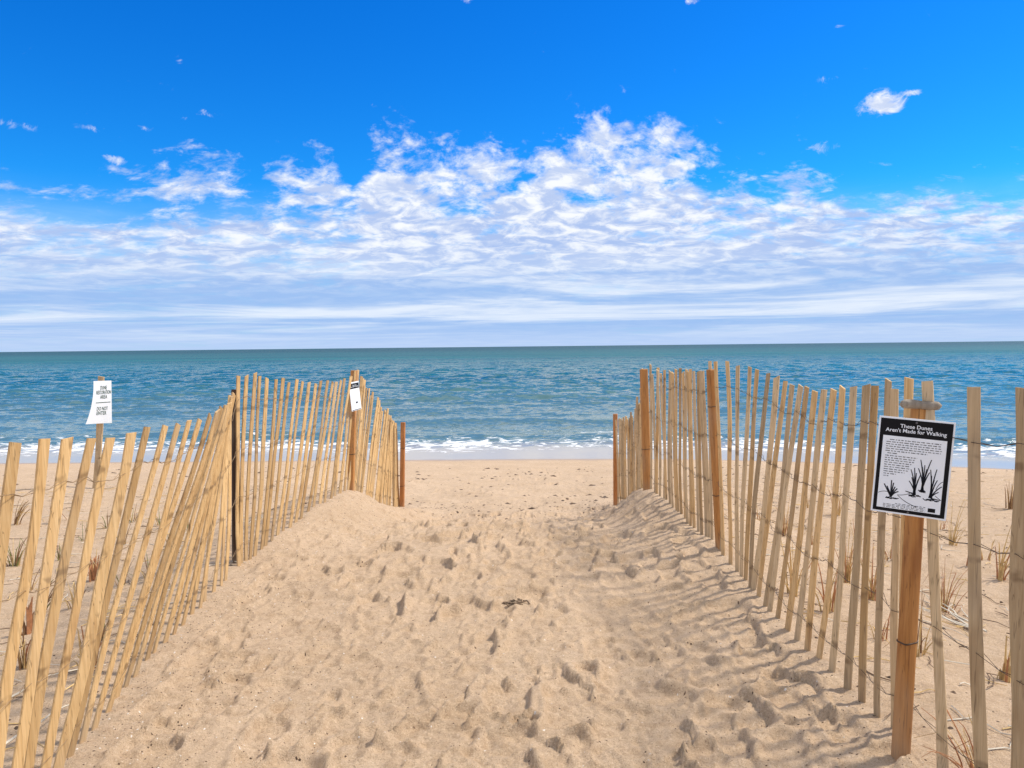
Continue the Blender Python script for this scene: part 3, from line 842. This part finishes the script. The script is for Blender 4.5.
# restoration sign out on the dune
def area_sign():
    g = on_ground(95.5, 488)
    root = empty('area_sign', g)
    tag(root, 'white curled sheet sign on a wooden stake beyond the left fence', 'sign')
    ht = at(101.5, 376.5, g.y).z - g.z
    tx = at(101.5, 376.5, g.y).x - g.x
    vec = Vector((tx, 0, ht))
    slat_mesh(vec, R(8), .075, .045, random.Random(1)).build('stake', M['slat_grey'], root)
    mb = MB()
    y = g.y - .16
    cs = {k: at(*k, y + (.20 if k[0] > 100 else 0.0)) - g for k in ((93.5, 381), (111.3, 380.5), (111.8, 423), (89.3, 423.6), (92.8, 403))}
    TL, TR, BR, BL = (cs[k] for k in ((93.5, 381), (111.3, 380.5), (111.8, 423), (89.3, 423.6)))
    ML = cs[(92.8, 403)]
    def P(u, v, o_=0.0):
        l = TL * (1 - v) ** 2 + (ML * 2 - (TL + BL) * .5) * 2 * v * (1 - v) + BL * v * v
        r = TR * (1 - v) + BR * v
        p = l * (1 - u) + r * u
        p = p.copy(); p.y += -.03 * (1 - u) ** 2 * v ** 2 * 3 - o_
        return p
    nu, nv = 8, 12
    rows = [[P(i / nu, j / nv) for i in range(nu + 1)] for j in range(nv + 1)]
    for off in (0, .003):
        b0 = len(mb.v)
        for r_ in rows: mb.v += [(p.x, p.y + off, p.z) for p in r_]
        for j in range(nv):
            for i in range(nu):
                a = b0 + j * (nu + 1) + i
                q = (a, a + nu + 1, a + nu + 2, a + 1)
                mb.face(q if off == 0 else tuple(reversed(q)))
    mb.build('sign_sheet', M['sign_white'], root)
    tb = MB()
    for s, wd, u, v in (('DUNE', .36, .57, .16), ('RESTORATION', .80, .58, .265), ('AREA', .38, .58, .37), ('DO NOT', .52, .55, .645), ('ENTER', .44, .53, .75)):
        t = MB(); text_faces(t, s, wd, 0, 0, 0, 0, .012)
        hs = max(p[2] for p in t.v); st = .043 / hs
        b0 = len(tb.v)
        for (x, _, z) in t.v:
            uu = u + x; vv = v - z * st
            p = P(uu, vv, .003); tb.v.append(tuple(p))
        for f_ in t.f: tb.face(tuple(b0 + k for k in f_))
        tb.build('lettering', M['ink_green'], root); tb = MB()
    for k in range(8):
        u0 = .20 + .75 * k / 8; u1 = u0 + .75 / 8
        b0 = len(tb.v); tb.v += [tuple(P(u0, .51, .003)), tuple(P(u1, .51 - .0, .003)), tuple(P(u1, .495, .003)), tuple(P(u0, .495, .003))]; tb.face((b0, b0 + 1, b0 + 2, b0 + 3))
    tb.build('printed_rule', M['ink_green'], root)
area_sign()

# ------------------------------------------------------------------ plants and small things
def tuft(px, py, n, h, spread, mats, label, cat='grass tuft', lean=(0, 0), group=None, rad=.0026, broken=.2, name='grass_tuft'):
    g = on_ground(px, py)
    rt = random.Random(int(px * 13 + py * 7))
    mb = MB()
    for k in range(int(n * 1.7)):
        mb.cur = rt.randrange(len(mats))
        a = rt.uniform(0, 6.28); r0 = rt.uniform(0, .035)
        hh = h * rt.uniform(.4, 1.12); dx = math.cos(a) * spread * rt.random() + lean[0]; dy = math.sin(a) * spread * rt.random() + lean[1]
        x0, y0 = math.cos(a) * r0, math.sin(a) * r0
        pts = []; N_ = 6
        droop = rt.uniform(0, .35) * h
        for i in range(N_):
            s = i / (N_ - 1)
            pts.append((x0 + dx * h * s ** 1.6, y0 + dy * h * s ** 1.6, -.03 + (hh + .03) * s - droop * s ** 3))
        if rt.random() < broken:
            p = pts[-2]; pts[-1] = (p[0] + rt.gauss(0, .06), p[1] + rt.gauss(0, .06), p[2] - rt.uniform(0, .09))
        r = rad * rt.uniform(.8, 1.7)
        mb.tube(pts, [r * (1 - .75 * i / (N_ - 1)) for i in range(N_)], 4)
    o = mb.build(name, [M[q] for q in mats], None, g)
    tag(o, label, cat, group)
    return o


S, D_, RD, G_ = 'straw', 'straw_dark', 'straw_red', 'green'
GL, GR = 'grass tufts behind the left fence', 'grass tufts behind the right fence'
tuft(17, 524, 7, .30, .25, [D_, S], 'dark dead stalks leaning right near the left picture edge', lean=(.45, 0), group=GL, rad=.005)
tuft(14, 566, 12, .26, .4, [G_, S, D_], 'grass tuft with a green heart behind the first left lath', group=GL, rad=.004)
tuft(53, 524, 6, .27, .2, [RD, D_], 'upright brown stalks between the second and third left laths', lean=(.15, 0), group=GL, rad=.005)
tuft(75.5, 508, 4, .14, .1, [S], 'short pale stub of stalks behind the third left lath', group=GL, rad=.008)
tuft(27, 634, 6, .22, .15, [RD, D_], 'stout red brown stub low behind the second left lath', group=GL, rad=.009)
tuft(26, 668, 16, .24, .35, [D_, RD, S], 'bushy dark tuft at the foot of the second left lath', lean=(.15, 0), group=GL, rad=.004)
tuft(40, 612, 8, .24, .2, [D_, G_], 'dark green and brown blades leaning right behind the left fence', lean=(.45, 0), group=GL, rad=.004)
tuft(75, 607, 7, .2, .3, [D_, S], 'thin curved stalks between the fourth and fifth left laths', group=GL, rad=.004)
tuft(94, 580, 7, .22, .15, [RD, S], 'reddish stub of thick stalks near the sign stake', group=GL, rad=.008)
tuft(88, 669, 12, .26, .35, [RD, D_, S], 'red brown clump at the foot of the leaning left laths', lean=(.1, 0), group=GL, rad=.005)
small_l = 'small dry grass tuft on the sand behind the left fence'
for (px, py) in ((108, 528), (86, 540), (121, 545), (132, 522), (172, 548), (160, 525), (60, 560), (122, 585), (150, 580), (188, 530), (30, 590), (104, 640)):
    tuft(px, py, 6, .2, .5, [S, D_, G_], small_l, group=GL, rad=.003)
tuft(967, 566, 4, .24, .1, [RD, S], 'leaning broken stalk left of the big knotted lath', lean=(.18, 0), group=GR, rad=.006)
tuft(1000, 580, 7, .36, .35, [RD, S], 'tall split stalks by the right picture edge', lean=(.2, 0), group=GR, rad=.006)
tuft(1009, 509, 6, .34, .12, [S, D_], 'upright thin stalks nearest the water at the right edge', group=GR, rad=.005)
tuft(1001, 680, 6, .25, .12, [RD, S], 'trio of stiff reddish stubs low at the right edge', group=GR, rad=.006)
tuft(952, 545, 9, .42, .2, [S], 'pale yellow grass rising behind the dune notice', lean=(.15, 0), group=GR, rad=.003)
tuft(945, 612, 14, .30, .5, [S, RD], 'fan of straw grass beside the near orange post', lean=(.2, .1), group=GR, rad=.003)
tuft(916, 655, 12, .28, .4, [S, D_], 'straw tuft right behind the near orange post', group=GR, rad=.003)
tuft(975, 775, 9, .24, .4, [S, RD], 'orange straw in the bottom right corner by the fence foot', lean=(-.3, .2), group=GR, rad=.0025)
for (px, py, l) in ((784, 536, 'orange dry tuft seen between laths nearest the second orange post'), (794, 594, 'straw blades low behind the middle right laths'),
                    (827, 612, 'yellow grass low behind the right laths left of the notice'), (836, 515, 'orange straw high behind the right laths left of the notice'),
                    (846, 583, 'tall straw bunch behind the right laths left of the notice'), (872, 600, 'straw bunch behind the laths under the notice')):
    tuft(px, py, 12, .38, .28, [S, S, RD], l, group=GR, rad=.003)
small_r = 'small dry grass tuft on the sand behind the right fence'
for (px, py) in ((760, 520), (812, 545), (858, 545), (890, 560), (940, 530), (985, 560), (808, 508), (880, 640), (1015, 620)):
    tuft(px, py, 5, .2, .4, [S, RD], small_r, group=GR, rad=.003)

# bleached branch on the right
g = on_ground(955, 620)
mb = MB(); rt = random.Random(4)
for k in range(7):
    a = R(100) + rt.gauss(0, .35); p = Vector((rt.gauss(0, .02), rt.gauss(0, .04), .015)); pts = [p]
    for i in range(6):
        a += rt.gauss(0, .3); p = p + Vector((math.cos(a) * .05, math.sin(a) * .075, rt.uniform(-.004, .012))); pts.append(p)
    mb.tube(pts, [.006 * (1 - .12 * i) for i in range(7)], 5)
tag(mb.build('bleached_branch', M['twig_pale'], None, g + Vector((0, -.15, .0))), 'bleached forked branch on the sand right of the near orange post', 'driftwood')

# long fallen reeds behind the left fence
for (pa, pb, l) in (((-10, 712), (106, 668), 'upper long pale reed lying behind the near left laths'), ((-8, 756), (88, 702), 'lower long pale reed lying behind the near left laths')):
    A, B = on_ground(*pa), on_ground(*pb)
    pts = []
    for i in range(9):
        s = i / 8; p = A.lerp(B, s); p.z = ground(p.x, p.y) + .012 + .03 * math.sin(math.pi * s); pts.append(p - A)
    mb = MB(); mb.tube(pts, [.006 * (1 - .6 * i / 8) for i in range(9)], 5)
    tag(mb.build('fallen_reed', M['twig_pale'], None, A), l, 'reed', 'fallen reeds')

# seaweed clump in the middle of the path
g = on_ground(515, 602)
mb = MB(); rt = random.Random(9)
for k in range(18):
    p = Vector((rt.gauss(.02, .035), rt.gauss(0, .02), -.004)); pts = [p]
    a = rt.uniform(0, 6.28)
    for i in range(5):
        a += rt.gauss(0, .8); p = p + Vector((math.cos(a) * .013, math.sin(a) * .009, rt.gauss(.003 if i < 2 else -.003, .003))); pts.append(p)
    mb.tube(pts, .0048, 5)
tag(mb.build('seaweed_clump', M['weed'], None, g), 'dark dried seaweed clump in the middle of the sandy path', 'seaweed')


def scatter(name, mat, pts, size, flat, label, cat, seed):
    rs = random.Random(seed); mb = MB()
    for (x, y, s) in pts:
        z = ground(x, y); r = size * s * rs.uniform(.5, 1.4)
        a = rs.uniform(0, 6.28); el = rs.uniform(1, 1.7)
        ring = []
        for k in range(5):
            an = a + k * 2 * math.pi / 5; q = r * rs.uniform(.6, 1.2)
            lx, ly = math.cos(an) * q * el, math.sin(an) * q
            ring.append((x + lx * math.cos(a) - ly * math.sin(a), y + lx * math.sin(a) + ly * math.cos(a)))
        b0 = len(mb.v)
        mb.v += [(px_, py_, ground(px_, py_) - r * .1) for px_, py_ in ring] + [(x + rs.gauss(0, r * .2), y + rs.gauss(0, r * .2), z + r * flat)]
        for k in range(5): mb.face((b0 + k, b0 + (k + 1) % 5, b0 + 5))
    o = mb.build(name, mat); tag(o, label, cat, kind='stuff'); return o


rs = random.Random(31)
P_ = []
for k in range(3800):
    y = 1.7 + 7 * rs.random() ** 1.5
    xl = float(np.interp(y, LY, LX)); xr = float(np.interp(y, RY, RX))
    u = rs.random()
    x = xl + abs(rs.gauss(0, .45)) if u < .45 else (xr - abs(rs.gauss(0, .4)) if u < .7 else rs.uniform(xl, xr))
    P_.append((x, y, 1))
scatter('grit', M['debris'], P_, .0034, .7, 'tiny dark grit and bark bits scattered over the sand', 'grit', 41)
P_ = []
for k in range(900):
    y = 1.7 + 7 * rs.random() ** 1.5
    xl = float(np.interp(y, LY, LX)); xr = float(np.interp(y, RY, RX))
    x = xl + abs(rs.gauss(0, .5)) if rs.random() < .5 else rs.uniform(xl, xr)
    P_.append((x, y, 1))
scatter('shell_bits', M['shell'], P_, .0035, .6, 'tiny white shell bits scattered over the sand', 'shell bits', 42)
P_ = []
for k in range(700):
    y = rs.uniform(11, 18.2); x = rs.gauss(0, 5) if rs.random() < .6 else rs.uniform(-13, 13)
    if noise(np.array(x * .5), np.array(y * .9), 61) < -.12: continue
    P_.append((x, y, rs.uniform(.4, 1.5)))
for k in range(260):
    y = rs.uniform(9.8, 11.8); x = rs.uniform(-1.6, 1.4); P_.append((x, y, rs.uniform(.2, .6)))  # dark flakes here stand for the shade inside footprints
scatter('wrack_and_print_shade', M['debris'], P_, .045, .3, 'dark seaweed bits and flakes standing for footprint shade on the open beach', 'seaweed bits', 43)
P_ = []
for k in range(2300):
    y = 1.9 + 11 * rs.random() ** 1.3
    s_ = rs.choice((-1, 1)); xf = float(np.interp(y, LY if s_ < 0 else RY, LX if s_ < 0 else RX))
    P_.append((xf + s_ * (.05 + 4.5 * rs.random() ** 1.3 * (.35 + y / 8)), y, rs.uniform(.5, 1.5)))
scatter('bark_litter', M['debris'], P_, .0085, .5, 'dark bits of bark and dead leaf littering the dune sand', 'litter', 44)
# fallen twigs and straws on the dune sand
mb = MB(); rt = random.Random(12)
for k in range(1100):
    y = 1.9 + 9 * rt.random() ** 1.3
    s_ = rt.choice((-1, 1)); xf = float(np.interp(y, LY if s_ < 0 else RY, LX if s_ < 0 else RX))
    x = xf + s_ * (.12 + 3.4 * rt.random() * (.35 + y / 8))
    a = rt.gauss(0, .9); L = rt.uniform(.05, .26)
    mb.cur = rt.randrange(3); pts = []
    for i in range(4):
        qx = x + math.cos(a) * L * i / 3; qy = y + math.sin(a) * L * i / 3; a += rt.gauss(0, .2)
        pts.append((qx, qy, ground(qx, qy) + .003 + rt.uniform(0, .012)))
    mb.tube(pts, [.0028, .0026, .0022, .0015], 4)
tag(mb.build('fallen_straws', [M['twig'], M['straw'], M['twig_pale']]), 'loose dead straws and twigs lying on the dune sand', 'straws', kind='stuff')

# ------------------------------------------------------------------ sky and sun
SUN_AZ, SUN_EL = R(74), R(52)             # bearing clockwise from straight ahead (+y), height
w = bpy.data.worlds.new('World'); bpy.context.scene.world = w; w.use_nodes = True
nt = w.node_tree; n = N(nt); bg = nt.nodes['Background']
sky = n.node('ShaderNodeTexSky'); sky.sky_type = 'NISHITA'; sky.sun_disc = False
sky.sun_elevation = SUN_EL; sky.sun_rotation = SUN_AZ; sky.air_density = 1.0; sky.dust_density = .3; sky.ozone_density = 2.5
d_ = n.node('ShaderNodeTexCoord').outputs['Generated']
sp_ = n.node('ShaderNodeSeparateXYZ'); n.link(d_, sp_.inputs[0])
dx, dy, dz = sp_.outputs
hyp = n.math('SQRT', n.math('ADD', n.math('MULTIPLY', dx, dx), n.math('MULTIPLY', dy, dy)))
el = n.math('DIVIDE', dz, n.math('MAXIMUM', hyp, .02))
az = n.math('ARCTAN2', dx, dy)
hs = n.node('ShaderNodeHueSaturation'); hs.inputs['Saturation'].default_value = 1.45; hs.inputs['Hue'].default_value = .505; hs.inputs['Value'].default_value = 1.0
n.link(sky.outputs[0], hs.inputs['Color'])
blue = n.mix(1.0, hs.outputs[0], (.22, 1.27, 1.84, 1), 'MULTIPLY')
# a layer of cloud seen in perspective
# detached little clouds
def blob(px, py, rx, ry, gain):
    a0 = math.atan((px - 512) / F); h = 346.5 - (px - 512) * .01074
    e0 = (h - py) / F * math.cos(a0)
    u = n.math('DIVIDE', n.math('SUBTRACT', az, a0), rx); v = n.math('DIVIDE', n.math('SUBTRACT', el, e0), ry)
    r2 = n.math('ADD', n.math('MULTIPLY', u, u), n.math('MULTIPLY', v, v))
    return n.math('MULTIPLY', n.math('EXPONENT', n.math('MULTIPLY', r2, -1.0)), gain)
elc = n.math('MAXIMUM', el, 0.0)
cv = n.node('ShaderNodeCombineXYZ')
n.put(cv.inputs[0], n.math('MULTIPLY', az, n.math('ADD', n.math('MULTIPLY', n.math('MINIMUM', elc, .6), 26.0), 12.0)))
n.put(cv.inputs[1], n.math('MULTIPLY', n.math('LOGARITHM', n.math('ADD', elc, .035), math.e), 7.0))
P0 = cv.outputs[0]
edge_in = n.math('ADD', n.math('MULTIPLY', az, 1 / 1.5), .5)
def A_(px): return (math.atan((px - 512) / F) / 1.5 + .5)
EDGE = [(0, .17), (A_(0), .205), (A_(60), .195), (A_(150), .205), (A_(192), .262), (A_(235), .255), (A_(262), .235), (A_(285), .275), (A_(330), .27), (A_(358), .235), (A_(382), .315), (A_(440), .29), (A_(520), .28), (A_(600), .318), (A_(660), .29), (A_(720), .25), (A_(760), .222), (A_(800), .232), (A_(850), .205), (A_(930), .192), (A_(1023), .185), (1, .17)]
edge_r = n.ramp(edge_in, [(p, v) for p, v in EDGE])
far = n.smooth(n.math('ABSOLUTE', az), .85, 1.3)             # unseen broken cloud added at the sides and behind to whiten ambient light
edge_v = n.math('ADD', edge_r, n.math('ADD', n.math('MULTIPLY', far, 1.2), n.math('MULTIPLY', n.smooth(el, .58, 1.3), 6.0)))  # overhead cloud, out of view, is added for whiter fill light too
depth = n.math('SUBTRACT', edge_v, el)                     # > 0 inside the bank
big = n.noise(P0, .32, 3, .5)
puff = n.noise(n.mapping(P0, (1, 1.15, 1)), 1.08, 8, .62, .4)
puff2 = n.noise(n.mapping(P0, (1, 1.1, 1), loc=(3.1, 7.7, 0)), 3.6, 6, .62, .3)
thin = n.ramp(edge_in, [(0, .90), (A_(100), .84), (A_(180), .84), (A_(345), .88), (A_(390), 1.0), (A_(760), 1.0), (A_(900), 1.0), (1, .9)])
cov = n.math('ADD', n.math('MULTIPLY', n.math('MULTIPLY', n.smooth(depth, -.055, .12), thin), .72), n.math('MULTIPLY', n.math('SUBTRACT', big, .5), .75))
dens = n.math('ADD', n.math('ADD', n.math('MULTIPLY', puff, 1.15), n.math('MULTIPLY', puff2, .55)), cov)
for q in ((470, 208, .055, .016, -.34), (598, 200, .045, .010, -.26), (712, 183, .022, .012, -.30), (505, 190, .03, .01, -.2), (366, 165, .022, .03, -.22), (263, 150, .014, .04, -.10), (240, 215, .07, .012, -.2), (110, 215, .05, .01, -.15), (330, 215, .07, .01, -.2), (640, 235, .06, .008, -.15)):
    dens = n.math('ADD', dens, blob(*q))
ca = n.smooth(dens, 1.12, 1.52)
bs = None
for q in ((880, 108, .027, .017, 1.2), (907, 97, .016, .006, .85), (820, 152, .030, .012, .72), (470, 6, .012, .008, .85), (690, 9, .014, .006, .75), (716, 2, .01, .005, .7), (189, 66, .008, .010, .62),
          (97, 131, .026, .006, .68), (150, 131, .018, .005, .6), (122, 163, .018, .008, .74), (28, 130, .026, .008, .66), (835, 33, .012, .005, .55), (826, 84, .016, .006, .58), (862, 75, .01, .005, .55), (215, 118, .03, .008, .6)):
    t = blob(*q); bs = t if bs is None else n.math('MAXIMUM', bs, t)
fine_n = n.noise(n.mapping(d_, (1, 1, 1.3)), 42, 8, .68, .8)
cb = n.smooth(n.math('ADD', n.math('MULTIPLY', fine_n, 1.25), n.math('MULTIPLY', bs, .62)), .92, 1.32)
cb = n.math('MULTIPLY', cb, n.smooth(bs, .05, .5))
cloud = n.math('MAXIMUM', ca, cb)
# colour inside the clouds: white tops, lavender undersides
shade = n.noise(n.mapping(P0, (1, 1.2, 1), loc=(.0, .25, 0)), 1.6, 8, .62, .5)
lit = n.math('ADD', n.smooth(shade, .39, .66), n.math('MULTIPLY', n.smooth(el, .13, .27), .34), clamp=True)
ccol = n.mix(lit, (4.2, 5.6, 8.9, 1), (9.6, 9.9, 10.4, 1))
# smooth veil lower down
strat = n.noise(n.mapping(P0, (.30, .9, 1), loc=(4.3, 2.2, 0), rot=(0, 0, .05)), .62, 8, .62, .8)
for q in ((545, 300, .14, .022, .11), (860, 306, .16, .010, .08), (960, 288, .09, .007, .10), (310, 312, .13, .014, .08), (40, 235, .16, .03, .10), (150, 262, .15, .012, .10), (690, 272, .20, .014, -.16), (350, 288, .16, .010, -.13), (940, 268, .15, .012, -.14), (120, 300, .2, .016, -.10), (800, 325, .3, .010, -.06)):
    strat = n.math('ADD', strat, blob(*q))
vcol = n.mix(n.smooth(strat, .42, .70), (3.4, 5.4, 9.0, 1), (7.9, 8.8, 10.1, 1))
vcol = n.mix(n.smooth(el, .035, .0), vcol, (4.9, 6.5, 9.4, 1))
lowm = n.math('MULTIPLY', n.smooth(el, .21, .085), n.math('ADD', .80, n.math('MULTIPLY', n.smooth(el, .12, .06), .2)))
col = n.mix(cloud, blue, ccol)
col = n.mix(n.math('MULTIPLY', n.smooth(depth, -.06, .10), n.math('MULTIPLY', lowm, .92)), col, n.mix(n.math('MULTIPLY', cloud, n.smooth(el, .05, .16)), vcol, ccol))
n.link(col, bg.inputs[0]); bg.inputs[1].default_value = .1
sd = bpy.data.lights.new('sun', 'SUN'); sd.energy = 4.4; sd.angle = R(4.5); sd.color = (1, .93, .82)
so = bpy.data.objects.new('sun', sd); C.objects.link(so)
dirv = Vector((math.sin(SUN_AZ) * math.cos(SUN_EL), math.cos(SUN_AZ) * math.cos(SUN_EL), math.sin(SUN_EL)))
so.rotation_euler = dirv.to_track_quat('Z', 'Y').to_euler(); so.location = (20, 8, 30)

vs = bpy.context.scene.view_settings
vs.view_transform = 'Standard'; vs.look = 'None'; vs.exposure = 0.0; vs.gamma = 1.0; vs.use_curve_mapping = False
